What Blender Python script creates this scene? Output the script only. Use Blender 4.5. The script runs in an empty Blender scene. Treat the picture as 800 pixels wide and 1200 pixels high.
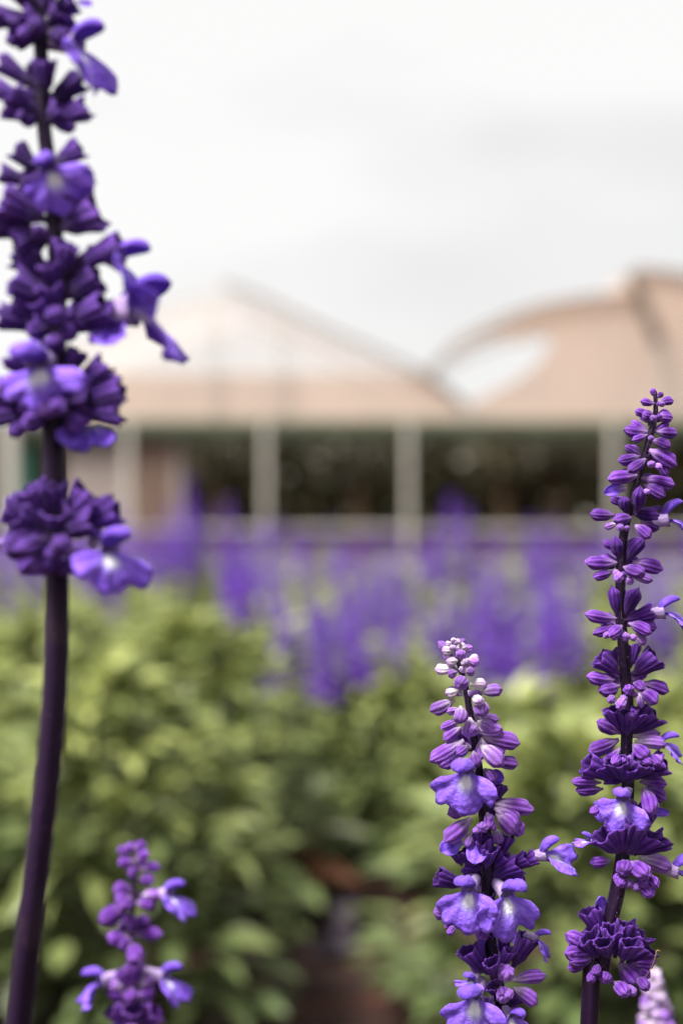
import bpy, bmesh, math, random
from mathutils import Vector, Matrix, Quaternion
from mathutils import noise as mn

C = bpy.context.scene.collection
S = bpy.context.scene
PI = math.pi
R = math.radians
rnd = random.Random(7)

# ------------------------------------------------------------------ camera
CAM_Z, F = 0.60, 1666.67
cam_data = bpy.data.cameras.new('camera')
cam = bpy.data.objects.new('camera', cam_data)
C.objects.link(cam)
cam.location = (0, 0, CAM_Z)
cam.rotation_euler = (R(90), 0, 0)
cam_data.sensor_fit = 'VERTICAL'
cam_data.sensor_height = 36
cam_data.sensor_width = 24
cam_data.lens = 50
cam_data.clip_start = 0.01
cam_data.clip_end = 2000
cam_data.dof.use_dof = True
cam_data.dof.focus_distance = 0.350
cam_data.dof.aperture_fstop = 6.6
S.camera = cam

# ------------------------------------------------------------------ light
SUN_EL, SUN_AZ = R(60), R(-128)          # azimuth clockwise from +Y
world = bpy.data.worlds.new('World')
S.world = world
world.use_nodes = True
wt = world.node_tree
wn, wl = wt.nodes, wt.links
bg = wn['Background']
bg.inputs['Strength'].default_value = 0.1
sky = wn.new('ShaderNodeTexSky')
sky.sky_type = 'NISHITA'
sky.sun_disc = False
sky.sun_elevation = SUN_EL
sky.sun_rotation = SUN_AZ
tc = wn.new('ShaderNodeTexCoord')
mp = wn.new('ShaderNodeMapping')
mp.inputs['Scale'].default_value = (1.0, 1.0, 2.6)
mp.inputs['Location'].default_value = (6.6, 1.5, 3.3)
nz = wn.new('ShaderNodeTexNoise')
nz.inputs['Scale'].default_value = 2.3
nz.inputs['Detail'].default_value = 3.0
nz.inputs['Roughness'].default_value = 0.45
rp = wn.new('ShaderNodeValToRGB')
rp.color_ramp.elements[0].position = 0.36
rp.color_ramp.elements[0].color = (0.80, 0.786, 0.778, 1)
rp.color_ramp.elements[1].position = 0.60
rp.color_ramp.elements[1].color = (1.0, 0.985, 0.97, 1)
sc_ = wn.new('ShaderNodeVectorMath')
sc_.operation = 'SCALE'
sc_.inputs['Scale'].default_value = 2.46
mx = wn.new('ShaderNodeMix')
mx.data_type = 'RGBA'
mx.inputs[0].default_value = 0.98
wl.new(tc.outputs['Generated'], mp.inputs['Vector'])
wl.new(mp.outputs['Vector'], nz.inputs['Vector'])
wl.new(nz.outputs['Fac'], rp.inputs['Fac'])
wl.new(rp.outputs['Color'], sc_.inputs[0])
wl.new(sky.outputs['Color'], mx.inputs[6])
wl.new(sc_.outputs['Vector'], mx.inputs[7])
wl.new(mx.outputs[2], bg.inputs['Color'])

sun_d = bpy.data.lights.new('sun', 'SUN')
sun_d.energy = 2.8
sun_d.angle = R(20)
sun_d.color = (1.0, 0.965, 0.91)
sun = bpy.data.objects.new('sun', sun_d)
C.objects.link(sun)
sdir = Vector((math.sin(SUN_AZ) * math.cos(SUN_EL), math.cos(SUN_AZ) * math.cos(SUN_EL), math.sin(SUN_EL)))
sun.rotation_euler = (-sdir).to_track_quat('-Z', 'Y').to_euler()
sun.location = (-5, -5, 12)

S.view_settings.view_transform = 'Standard'
S.view_settings.look = 'None'
S.view_settings.exposure = 2.0
S.view_settings.gamma = 1.0
S.cycles.max_bounces = 8
S.cycles.transparent_max_bounces = 12


def P(px, py, d):
    return Vector(((px - 400) / F * d, d, CAM_Z + (600 - py) / F * d))


# ------------------------------------------------------------------ materials
def newmat(name):
    m = bpy.data.materials.new(name)
    m.use_nodes = True
    return m, m.node_tree.nodes, m.node_tree.links, m.node_tree.nodes['Principled BSDF']


def attr(n, name):
    a = n.new('ShaderNodeAttribute')
    a.attribute_name = name
    return a.outputs['Fac']


def ramp(n, l, src, stops, interp='LINEAR'):
    r = n.new('ShaderNodeValToRGB')
    cr = r.color_ramp
    cr.interpolation = interp
    while len(cr.elements) < len(stops):
        cr.elements.new(0.5)
    for e, (p, c) in zip(cr.elements, stops):
        e.position = p
        e.color = (c[0], c[1], c[2], 1) if not isinstance(c, (int, float)) else (c, c, c, 1)
    l.new(src, r.inputs['Fac'])
    return r.outputs['Color']


def mixc(n, l, fac, a, b, mode='MIX'):
    m = n.new('ShaderNodeMix')
    m.data_type = 'RGBA'
    m.blend_type = mode
    for sock, v in ((m.inputs[0], fac), (m.inputs[6], a), (m.inputs[7], b)):
        if isinstance(v, bpy.types.NodeSocket):
            l.new(v, sock)
        elif isinstance(v, (int, float)):
            sock.default_value = v
        else:
            sock.default_value = (v[0], v[1], v[2], 1)
    return m.outputs[2]


def noise(n, l, scale, detail=3, coord='Object', rough=0.55):
    t = n.new('ShaderNodeTexCoord')
    z = n.new('ShaderNodeTexNoise')
    z.inputs['Scale'].default_value = scale
    z.inputs['Detail'].default_value = detail
    z.inputs['Roughness'].default_value = rough
    l.new(t.outputs[coord], z.inputs['Vector'])
    return z.outputs['Fac']


def objrand(n):
    return n.new('ShaderNodeObjectInfo').outputs['Random']


def bump(n, l, bsdf, h, strength, dist=0.001):
    b = n.new('ShaderNodeBump')
    b.inputs['Strength'].default_value = strength
    b.inputs['Distance'].default_value = dist
    l.new(h, b.inputs['Height'])
    l.new(b.outputs['Normal'], bsdf.inputs['Normal'])


def translucent(m, n, l, bsdf, col, amount):
    t = n.new('ShaderNodeBsdfTranslucent')
    x = n.new('ShaderNodeMixShader')
    x.inputs[0].default_value = amount
    if isinstance(col, bpy.types.NodeSocket):
        l.new(col, t.inputs['Color'])
    else:
        t.inputs['Color'].default_value = (*col, 1)
    l.new(bsdf.outputs[0], x.inputs[1])
    l.new(t.outputs[0], x.inputs[2])
    l.new(x.outputs[0], n['Material Output'].inputs['Surface'])


def calyx_mat(name, base, mid, tip, vein, p0=0.12, p1=0.55):
    m, n, l, b = newmat(name)
    c = ramp(n, l, attr(n, 't'), [(p0, base), (p1, mid), (0.97, tip)])
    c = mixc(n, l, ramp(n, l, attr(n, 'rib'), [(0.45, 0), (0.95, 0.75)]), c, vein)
    c = mixc(n, l, ramp(n, l, noise(n, l, 5, 4), [(0.3, 0.55), (0.7, 0)]), c, vein)
    hs = n.new('ShaderNodeHueSaturation')
    mr = n.new('ShaderNodeMapRange')
    mr.inputs['To Min'].default_value = 0.7
    mr.inputs['To Max'].default_value = 1.3
    l.new(objrand(n), mr.inputs['Value'])
    l.new(mr.outputs[0], hs.inputs['Value'])
    l.new(c, hs.inputs['Color'])
    l.new(hs.outputs[0], b.inputs['Base Color'])
    b.inputs['Roughness'].default_value = 0.5
    b.inputs['Specular IOR Level'].default_value = 0.13
    b.inputs['Sheen Weight'].default_value = 0.22
    b.inputs['Sheen Roughness'].default_value = 0.35
    b.inputs['Sheen Tint'].default_value = (0.62, 0.36, 1.0, 1)
    bump(n, l, b, noise(n, l, 26, 3), 0.45, 0.03)
    return m


M_BUD = calyx_mat('violet_calyx', (0.36, 0.22, 0.48), (0.150, 0.033, 0.37), (0.29, 0.105, 0.58), (0.036, 0.004, 0.105))
M_PALE = calyx_mat('lilac_calyx', (0.66, 0.58, 0.66), (0.37, 0.19, 0.60), (0.32, 0.14, 0.62), (0.17, 0.06, 0.32), 0.15, 0.6)
M_WHITE = calyx_mat('white_felted_calyx', (0.74, 0.68, 0.68), (0.72, 0.63, 0.74), (0.43, 0.24, 0.70), (0.46, 0.34, 0.48), 0.2, 0.62)
M_DARK = calyx_mat('dark_violet_calyx', (0.085, 0.032, 0.15), (0.072, 0.013, 0.22), (0.18, 0.055, 0.44), (0.014, 0.002, 0.05))
M_INK = calyx_mat('inky_violet_calyx', (0.085, 0.062, 0.115), (0.074, 0.024, 0.21), (0.185, 0.072, 0.46), (0.012, 0.004, 0.048))


def petal_mat(name, deep, light, mark):
    m, n, l, b = newmat(name)
    c = ramp(n, l, noise(n, l, 3.2, 3), [(0.3, deep), (0.7, light)])
    c = mixc(n, l, ramp(n, l, attr(n, 'vein'), [(0.55, 0), (1.0, 0.55)]), c, (deep[0] * .6, deep[1] * .55, deep[2] * .75))
    c = mixc(n, l, attr(n, 'mark'), c, mark)
    l.new(c, b.inputs['Base Color'])
    b.inputs['Roughness'].default_value = 0.55
    b.inputs['Sheen Weight'].default_value = 0.15
    b.inputs['Specular IOR Level'].default_value = 0.18
    bump(n, l, b, noise(n, l, 12, 4), 0.28, 0.03)
    translucent(m, n, l, b, c, 0.24)
    return m


M_PETAL = petal_mat('blue_violet_petal', (0.185, 0.066, 0.68), (0.36, 0.175, 0.95), (0.92, 0.91, 0.97))
M_HOOD = petal_mat('violet_hood_petal', (0.125, 0.042, 0.50), (0.25, 0.115, 0.74), (0.30, 0.2, 0.7))
M_TUBE = petal_mat('pale_lilac_tube', (0.34, 0.19, 0.55), (0.50, 0.34, 0.66), (0.6, 0.5, 0.75))

m, n, l, b = newmat('dark_violet_stem')
c = ramp(n, l, noise(n, l, 40, 3), [(0.3, (0.008, 0.002, 0.014)), (0.75, (0.018, 0.005, 0.028))])
c = mixc(n, l, ramp(n, l, attr(n, 'ridge'), [(0.2, 0.6), (0.9, 0)]), c, (0.006, 0.002, 0.010))
c = mixc(n, l, ramp(n, l, noise(n, l, 55, 4), [(0.58, 0), (0.72, 0.55)]), c, (0.040, 0.024, 0.030))
l.new(c, b.inputs['Base Color'])
b.inputs['Specular IOR Level'].default_value = 0.2
b.inputs['Roughness'].default_value = 0.5
b.inputs['Sheen Weight'].default_value = 0.12
b.inputs['Sheen Roughness'].default_value = 0.35
b.inputs['Sheen Tint'].default_value = (0.8, 0.7, 0.95, 1)
bump(n, l, b, noise(n, l, 900, 3), 0.35, 0.0003)
M_STEM = m

m, n, l, b = newmat('pale_hair')
b.inputs['Base Color'].default_value = (0.42, 0.30, 0.55, 1)
b.inputs['Roughness'].default_value = 0.7
M_HAIR = m

m, n, l, b = newmat('dried_style')
b.inputs['Base Color'].default_value = (0.22, 0.13, 0.06, 1)
b.inputs['Roughness'].default_value = 0.6
M_DRY = m


def leaf_mat(name, a, bcol, yellow, tr=0.3):
    m, n, l, b = newmat(name)
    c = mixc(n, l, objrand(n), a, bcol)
    c = mixc(n, l, ramp(n, l, attr(n, 'age_light'), [(0.25, 0), (1.0, 1)]), c, yellow)
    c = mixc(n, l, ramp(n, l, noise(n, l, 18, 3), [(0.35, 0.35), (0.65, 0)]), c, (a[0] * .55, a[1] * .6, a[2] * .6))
    l.new(c, b.inputs['Base Color'])
    b.inputs['Roughness'].default_value = 0.36
    b.inputs['Specular IOR Level'].default_value = 0.42
    translucent(m, n, l, b, c, tr)
    return m


M_LEAF = leaf_mat('salvia_leaf', (0.085, 0.122, 0.042), (0.140, 0.175, 0.065), (0.37, 0.405, 0.135), 0.26)  # palest colour: young leaves plus painted-in brightness of the top-lit bush crowns
M_HEDGE = leaf_mat('hedge_leaf', (0.036, 0.036, 0.016), (0.05, 0.046, 0.022), (0.11, 0.08, 0.04), 0.1)  # dark leaf colour stands in for the shade under the greenhouse roof

m, n, l, b = newmat('green_stem')
b.inputs['Base Color'].default_value = (0.07, 0.08, 0.04, 1)
b.inputs['Roughness'].default_value = 0.6
M_GSTEM = m

m, n, l, b = newmat('field_floret')
c = mixc(n, l, objrand(n), (0.118, 0.030, 0.36), (0.175, 0.058, 0.49))
c = mixc(n, l, ramp(n, l, attr(n, 'age_light'), [(0.5, 0), (1.0, 0.8)]), c, (0.27, 0.2, 0.6))
l.new(c, b.inputs['Base Color'])
b.inputs['Roughness'].default_value = 0.6
b.inputs['Specular IOR Level'].default_value = 0.1
M_FIELD = m

m, n, l, b = newmat('soil')
c = ramp(n, l, noise(n, l, 9, 6, rough=0.7), [(0.3, (0.010, 0.003, 0.002)), (0.55, (0.032, 0.008, 0.004)), (0.8, (0.12, 0.034, 0.016))])  # soil colour darkened to carry the shade between the bushes
l.new(c, b.inputs['Base Color'])
b.inputs['Roughness'].default_value = 0.95
bump(n, l, b, noise(n, l, 60, 5), 0.8, 0.02)
M_SOIL = m


def plain(name, col, rough=0.6, metal=0, var=0.25, scale=6):
    m, n, l, b = newmat(name)
    k = 1 - var
    c = ramp(n, l, noise(n, l, scale, 4), [(0.3, (col[0] * k, col[1] * k, col[2] * k)), (0.7, col)])
    l.new(c, b.inputs['Base Color'])
    b.inputs['Roughness'].default_value = rough
    b.inputs['Metallic'].default_value = metal
    return m


def film_mat(name, col, clear, var=0.1):
    m, n, l, b = newmat(name)
    c = ramp(n, l, noise(n, l, 0.9, 4), [(0.3, tuple(v * (1 - var) for v in col)), (0.7, col)])
    l.new(c, b.inputs['Base Color'])
    b.inputs['Roughness'].default_value = 0.5
    t = n.new('ShaderNodeBsdfTranslucent')
    l.new(c, t.inputs['Color'])
    x = n.new('ShaderNodeMixShader')
    x.inputs[0].default_value = 0.5
    l.new(b.outputs[0], x.inputs[1])
    l.new(t.outputs[0], x.inputs[2])
    tp = n.new('ShaderNodeBsdfTransparent')
    y = n.new('ShaderNodeMixShader')
    y.inputs[0].default_value = clear
    l.new(x.outputs[0], y.inputs[1])
    l.new(tp.outputs[0], y.inputs[2])
    l.new(y.outputs[0], n['Material Output'].inputs['Surface'])
    return m


M_FILM = film_mat('peach_greenhouse_film', (0.76, 0.625, 0.535), 0.25)
M_CLEAR = film_mat('hazy_clear_film', (0.88, 0.82, 0.78), 0.76)
M_STEEL = plain('galvanised_steel', (0.42, 0.40, 0.36), 0.5, 0.0)
M_POST = plain('pale_painted_post', (0.50, 0.475, 0.42), 0.5)
M_RUST = plain('brown_steel', (0.16, 0.125, 0.10), 0.6)
M_GUTTER = plain('green_grey_gutter', (0.105, 0.125, 0.075), 0.5)
M_CURTAIN = plain('mauve_beige_curtain', (0.30, 0.25, 0.23), 0.8)
M_BROWN = plain('brown_board', (0.20, 0.13, 0.10), 0.8)
M_TEAL = plain('teal_green_net', (0.02, 0.10, 0.065), 0.8)
M_BARK = plain('bark', (0.16, 0.105, 0.06), 0.9)
M_ORANGE = plain('orange_dry_leaf', (0.16, 0.058, 0.022), 0.8, var=0.4, scale=30)
M_GREYLEAF = plain('grey_dry_leaf', (0.07, 0.052, 0.075), 0.8, var=0.3, scale=30)
M_TWIG = plain('pale_twig', (0.17, 0.15, 0.13), 0.8)


# ------------------------------------------------------------------ object helpers
def tag(o, label=None, cat=None, group=None, kind=None):
    for k, v in (('label', label), ('category', cat), ('group', group), ('kind', kind)):
        if v:
            o[k] = v
    return o


def empty(name, loc):
    o = bpy.data.objects.new(name, None)
    C.objects.link(o)
    o.location = loc
    o.empty_display_size = 0.02
    return o


def put(name, me, parent=None, M=None):
    o = bpy.data.objects.new(name, me)
    C.objects.link(o)
    if parent is not None:
        o.parent = parent
    if M is not None:
        o.matrix_local = M
    return o


def mesh_from(name, verts, faces, mat, attrs=None, smooth=True):
    me = bpy.data.meshes.new(name)
    me.from_pydata([tuple(v) for v in verts], [], faces)
    me.materials.append(mat)
    for k, vals in (attrs or {}).items():
        a = me.attributes.new(k, 'FLOAT', 'POINT')
        a.data.foreach_set('value', [float(v) for v in vals])
    if smooth:
        me.polygons.foreach_set('use_smooth', [True] * len(me.polygons))
    me.update()
    return me


def sm(a, b, x):
    t = max(0.0, min(1.0, (x - a) / (b - a)))
    return t * t * (3 - 2 * t)


# ------------------------------------------------------------------ floret organs (unit length along +Z, unit width in X)
def lathe(rings, ns, fn):
    """fn(i, j) -> (x, y, z, t, rib); rings closed at both ends by fans"""
    v, f, t, rb = [], [], [], []
    for i in range(rings):
        for j in range(ns):
            x, y, z, tt, r = fn(i, j)
            v.append((x, y, z)); t.append(tt); rb.append(r)
    for i in range(rings - 1):
        for j in range(ns):
            k = (j + 1) % ns
            f.append((i * ns + j, i * ns + k, (i + 1) * ns + k, (i + 1) * ns + j))
    f.append(tuple(reversed(range(ns))))
    f.append(tuple((rings - 1) * ns + j for j in range(ns)))
    return v, f, {'t': t, 'rib': rb}


_cache = {}


def bud_mesh(var, mat, pointed=False):
    key = ('bud', var, mat.name, pointed)
    if key in _cache:
        return _cache[key]
    q = random.Random(100 + var + (50 if pointed else 0))
    ns, nr = 32, 16
    nrib = q.choice([7, 8, 9])
    ph = q.uniform(0, 6.28)
    bend = q.uniform(-0.09, 0.09)
    bendy = q.uniform(-0.06, 0.06)
    peak = q.uniform(0.62, 0.78)
    neck = q.uniform(0.09, 0.13)
    cleft = q.uniform(0.02, 0.06)
    wob = [q.uniform(-0.03, 0.03) for _ in range(4)]

    def prof(t):
        if t < peak:
            r = neck + (0.5 - neck) * (0.8 * sm(0.02, 0.40, t) ** 0.8 + 0.2 * sm(0.2, peak, t))
        else:
            u = (t - peak) / (1 - peak)
            if pointed:
                r = 0.5 * max(0.0, 1 - u ** 1.35)
            else:
                r = 0.5 * max(0.0, 1 - u ** 2.8) ** 0.6
        return max(r, 0.012)

    def fn(i, j):
        u = i / (nr - 1)
        t = 1 - (1 - u) ** 1.5
        a = 2 * PI * j / ns
        r = prof(t)
        g = 0.5 + 0.5 * math.cos(nrib * a + ph + 0.6 * math.sin(3 * t))
        depth = 0.20 * sm(0.1, 0.35, t) * (1 - 0.45 * sm(0.85, 1, t))
        r *= 1 - depth * g ** 1.5
        r *= 1 + 0.05 * math.sin(2 * a + ph) + wob[0] * math.sin(5 * t * 3 + a)
        z = t - cleft * sm(0.8, 1, t) * math.cos(2 * a)
        return (r * math.cos(a) + bend * math.sin(PI * t), 0.9 * r * math.sin(a) + bendy * math.sin(PI * t), z, t, g * sm(0.1, 0.3, t))
    v, f, at = lathe(nr, ns, fn)
    _cache[key] = mesh_from('bud', v, f, mat, at)
    return _cache[key]


def calyx_mesh(var, mat):
    """an empty, flared, two-lipped calyx with folds, open at its mouth, with an inner wall"""
    key = ('calyx', var, mat.name)
    if key in _cache:
        return _cache[key]
    q = random.Random(300 + var)
    ns = 40
    nrib = q.choice([8, 10, 11])
    ph = q.uniform(0, 6.28)
    flat = q.uniform(0.36, 0.75)
    lob = q.uniform(0.03, 0.08)
    lp = q.uniform(0, 6.28)
    nl = q.choice([2, 3, 3, 4])
    bend = q.uniform(-0.1, 0.1)
    ts = [0, .06, .14, .24, .36, .48, .6, .72, .84, .93, 1.0]
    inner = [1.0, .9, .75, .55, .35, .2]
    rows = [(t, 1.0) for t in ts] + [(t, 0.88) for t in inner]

    def fn(i, j):
        t, k = rows[i]
        a = 2 * PI * j / ns
        r = 0.09 + 0.24 * sm(0.04, 0.4, t) + 0.17 * sm(0.35, 1.0, t) ** 1.2
        g = 0.5 + 0.5 * math.cos(nrib * a + ph)
        r *= 1 - 0.16 * g * sm(0.1, 0.5, t)
        r *= 1 + 0.07 * math.sin(3 * a + ph) * t
        # angular teeth on the rim
        saw = abs(((nl * a + lp) / (2 * PI)) % 1.0 - 0.5) * 2
        z = t + lob * (saw * 2 - 1) * sm(0.55, 1, t) - 0.03 * g * sm(0.75, 1, t) + 0.03 * math.sin(5 * a + lp) * sm(.7, 1, t)
        if k < 1:
            r = max(0.02, r * k - 0.012)
            if t >= 0.999:
                z -= 0.01
        x = r * math.cos(a) + bend * t * t
        y = r * flat * math.sin(a)
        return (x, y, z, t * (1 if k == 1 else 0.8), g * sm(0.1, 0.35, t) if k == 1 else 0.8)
    v, f, at = lathe(len(rows), ns, fn)
    _cache[key] = mesh_from('calyx', v, f, mat, at)
    return _cache[key]


def lip_mesh(var, curl):
    """lower lip: a three-lobed fan that leaves the throat forwards and droops; local +Z forward, -Y down"""
    key = ('lip', var, curl)
    if key in _cache:
        return _cache[key]
    q = random.Random(500 + var)
    na, nr = 37, 11
    amax = R(80)
    th0 = R(34 if not curl else 14) + q.uniform(-.1, .1)
    th1 = R(95 if not curl else 78) + q.uniform(-.15, .15)
    ph = q.uniform(0, 6)
    skew = q.uniform(-0.07, 0.07)
    v, at_m, at_v, f = [], [], [], []

    def rad(a):
        x = abs(a)
        mid = 0.84 * math.exp(-(x / R(40)) ** 4)
        side = 0.78 * math.exp(-((x - R(50)) / R(34)) ** 4)
        r = (mid ** 8 + side ** 8 + 0.30 ** 8) ** (1 / 8)
        r *= 1 - 0.05 * math.exp(-((x - R(32)) / R(5)) ** 2)
        r *= 1 - 0.07 * math.exp(-(x / R(7)) ** 2)
        r *= 1 + 0.035 * math.sin(9 * a + ph) + 0.02 * math.sin(17 * a + 2 * ph) + 0.012 * math.sin(31 * a + ph)
        return r * (1 + skew * math.sin(a))
    for i in range(nr):
        s = i / (nr - 1)
        for j in range(na):
            a = -amax + 2 * amax * j / (na - 1)
            Rr = rad(a)
            # integrate path
            lat = fw = 0.0
            st = 8
            for k in range(st):
                u = s * (k + 0.5) / st
                th = th0 + (th1 - th0) * u ** 0.8
                lat += math.sin(th) * s * Rr / st
                fw += math.cos(th) * s * Rr / st
            lat += 0.07
            # cupping and ruffle
            fw += 0.06 * s * math.cos(4 * a + ph) * s + 0.035 * s * s * math.sin(9 * a + ph) - 0.10 * s * (abs(a) / amax) ** 2
            fw += 0.075 * s * mn.noise(Vector((lat * math.sin(a) * 5 + 9 * var, lat * math.cos(a) * 5, 1.0)))
            v.append((lat * math.sin(a), -lat * math.cos(a) * 0.98, fw))
            cen = math.exp(-((abs(a) - R(15)) / R(20)) ** 2) if abs(a) > R(15) else 0.75 + 0.25 * abs(a) / R(15)
            halo = 0.16 * sm(0.8, 0.2, s) * math.exp(-(a / R(48)) ** 2)
            at_m.append(max(halo, min(1, 1.5 * cen * sm(0.52, 0.2, s))) if s > 0.03 else 0.2)
            at_v.append(0.5 + 0.5 * math.cos(a * 16 + 1.5 * math.sin(3 * s)))
    for i in range(nr - 1):
        for j in range(na - 1):
            p = i * na + j
            f.append((p, p + 1, p + na + 1, p + na))
    # thickness: second sheet offset a little, rim closed
    N = len(v)
    off = 0.013
    v2 = [(x, y + off * 0.4, z - off) for x, y, z in v]
    f2 = [tuple(reversed([k + N for k in q_])) for q_ in f]
    rim = [j for j in range(na)] + [i * na + na - 1 for i in range(1, nr)] + \
          [(nr - 1) * na + j for j in range(na - 2, -1, -1)] + [i * na for i in range(nr - 2, 0, -1)]
    fr = []
    for k in range(len(rim)):
        p, w = rim[k], rim[(k + 1) % len(rim)]
        fr.append((w, p, p + N, w + N))
    me = mesh_from('lower_lip', v + v2, f + f2 + fr, M_PETAL, {'mark': at_m + [x * .6 for x in at_m], 'vein': at_v + at_v})
    _cache[key] = me
    return me


def hood_mesh(var):
    key = ('hood', var)
    if key in _cache:
        return _cache[key]
    q = random.Random(700 + var)
    ns, nr = 20, 12
    up0 = R(50) + q.uniform(-.15, .15)
    pts = []
    y, z = 0.06, 0.0
    L = 0.50
    for i in range(nr):
        t = i / (nr - 1)
        th = up0 - R(55) * t
        pts.append((y, z, th))
        y += math.sin(th) * L / (nr - 1)
        z += math.cos(th) * L / (nr - 1)
    v, f, mk, vn = [], [], [], []
    for i, (yy, zz, th) in enumerate(pts):
        t = i / (nr - 1)
        w = 0.14 + 0.06 * math.sin(PI * min(1, t * 1.1))
        if t > 0.75:
            w *= math.sqrt(max(0.02, 1 - ((t - 0.75) / 0.26) ** 2))
        for j in range(ns):
            a = 2 * PI * j / ns
            x = w * math.cos(a) * (1 + 0.06 * math.sin(4 * a + 5 * t))
            n_ = w * 0.85 * math.sin(a)
            if math.sin(a) > 0:
                n_ *= 1 - 0.28 * math.exp(-(math.cos(a) / .22) ** 2) + 0.05 * math.sin(9 * t + 3 * a)
            # groove below: hood is a hollow boat
            if math.sin(a) < 0:
                n_ *= 0.25
            v.append((x, yy + n_ * math.cos(th), zz - n_ * math.sin(th)))
            mk.append(0.0)
            vn.append(1.0 if math.sin(a) < -0.3 else 0.4 + 0.3 * math.cos(6 * a))
    for i in range(nr - 1):
        for j in range(ns):
            k = (j + 1) % ns
            f.append((i * ns + j, i * ns + k, (i + 1) * ns + k, (i + 1) * ns + j))
    f.append(tuple(reversed(range(ns))))
    f.append(tuple((nr - 1) * ns + j for j in range(ns)))
    _cache[key] = mesh_from('upper_lip', v, f, M_HOOD, {'mark': mk, 'vein': vn})
    return _cache[key]


def tube_mesh():
    key = ('tube',)
    if key in _cache:
        return _cache[key]
    ns = 20
    rows = [(-0.46, .09), (-0.36, .10), (-0.22, .11), (-0.1, .125), (0, .145), (0.06, .165), (0.05, .15), (-0.02, .12), (-0.15, .08)]

    def fn(i, j):
        z, r = rows[i]
        a = 2 * PI * j / ns
        return (r * math.cos(a), r * math.sin(a) * 1.05, z, 0, 0)
    v, f, _ = lathe(len(rows), ns, fn)
    _cache[key] = mesh_from('flower', v, f, M_TUBE, {'mark': [0.3] * len(v), 'vein': [0.5 + 0.5 * math.cos(8 * PI * (k % ns) / ns) for k in range(len(v))]})
    return _cache[key]


def petal_mesh(var):
    """a single loose petal lobe seen past the florets: cupped oval, unit length"""
    key = ('petal', var)
    if key in _cache:
        return _cache[key]
    q = random.Random(900 + var)
    nu, nv = 9, 10
    v, f, mk, vn = [], [], [], []
    cup = q.uniform(.1, .22)
    for i in range(nv):
        t = i / (nv - 1)
        w = 0.5 * (0.25 + 0.75 * sm(0, .5, t)) * math.sqrt(max(0.001, 1 - (max(0, t - .55) / .46) ** 2))
        for j in range(nu):
            s = -1 + 2 * j / (nu - 1)
            v.append((w * s, -cup * (1 - s * s) + 0.25 * t * t + .04 * math.sin(5 * s + 4 * t), t))
            mk.append(0.6 * (1 - sm(0.0, 0.45, t)) * (1 - abs(s)))
            vn.append(0.5 + 0.5 * math.cos(9 * s))
    for i in range(nv - 1):
        for j in range(nu - 1):
            p = i * nu + j
            f.append((p, p + 1, p + nu + 1, p + nu))
    N = len(v)
    v2 = [(x, y + .03, z) for x, y, z in v]
    rim = list(range(nu)) + [i * nu + nu - 1 for i in range(1, nv)] + [(nv - 1) * nu + j for j in range(nu - 2, -1, -1)] + [i * nu for i in range(nv - 2, 0, -1)]
    fr = [(rim[(k + 1) % len(rim)], rim[k], rim[k] + N, rim[(k + 1) % len(rim)] + N) for k in range(len(rim))]
    _cache[key] = mesh_from('petal', v + v2, f + [tuple(reversed([k + N for k in a])) for a in f] + fr, M_PETAL, {'mark': mk * 2, 'vein': vn * 2})
    return _cache[key]


def frame(z, up_hint, roll=0.0):
    z = z.normalized()
    y = up_hint - z * up_hint.dot(z)
    if y.length < 1e-4:
        y = Vector((0, 0, 1)) - z * z.z
        if y.length < 1e-4:
            y = Vector((1, 0, 0))
    y.normalize()
    x = y.cross(z)
    M = Matrix((x, y, z)).transposed()
    return M @ Matrix.Rotation(roll, 3, 'Z')


def tube_along(pts, radii, ns=16, square=0.12, groove=True):
    """smooth tube through points (Catmull-Rom)"""
    out, rr = [], []
    n_ = len(pts)
    for i in range(n_ - 1):
        p0, p1, p2, p3 = pts[max(0, i - 1)], pts[i], pts[i + 1], pts[min(n_ - 1, i + 2)]
        st = 5
        for k in range(st):
            t = k / st
            out.append(0.5 * ((2 * p1) + (p2 - p0) * t + (2 * p0 - 5 * p1 + 4 * p2 - p3) * t * t + (3 * p1 - p0 - 3 * p2 + p3) * t ** 3))
            rr.append(radii[i] + (radii[i + 1] - radii[i]) * t)
    out.append(pts[-1]); rr.append(radii[-1])
    v, f = [], []
    for i, p in enumerate(out):
        d = (out[min(i + 1, len(out) - 1)] - out[max(i - 1, 0)]).normalized()
        x = d.cross(Vector((0, 1, 0)))
        if x.length < 1e-3:
            x = d.cross(Vector((1, 0, 0)))
        x.normalize()
        y = x.cross(d).normalized()
        for j in range(ns):
            a = 2 * PI * j / ns
            r = rr[i] * (1 + square * math.cos(4 * a + 0.5))
            v.append(p + x * r * math.cos(a) + y * r * math.sin(a))
    for i in range(len(out) - 1):
        for j in range(ns):
            k = (j + 1) % ns
            f.append((i * ns + j, i * ns + k, (i + 1) * ns + k, (i + 1) * ns + j))
    f.append(tuple(reversed(range(ns))))
    f.append(tuple((len(out) - 1) * ns + j for j in range(ns)))
    return v, f


# ------------------------------------------------------------------ leaves
def leaf_geo(L, W, fold, curl, q):
    """one lanceolate leaf along +Z, face +Y; returns verts, faces"""
    rows = [(0, .10), (.2, .62), (.45, 1.0), (.72, .74), (1.0, .04)]
    v, f = [], []
    for t, w in rows:
        bend = curl * t * t
        for s in (-1, 0, 1):
            v.append(Vector((s * w * W / 2, -bend * L + abs(s) * w * fold * W + q.uniform(-.02, .02) * W, t * L * (1 - 0.3 * curl * t))))
    for i in range(len(rows) - 1):
        for j in range(2):
            p = i * 3 + j
            f.append((p, p + 1, p + 4, p + 3))
    return v, f


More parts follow.
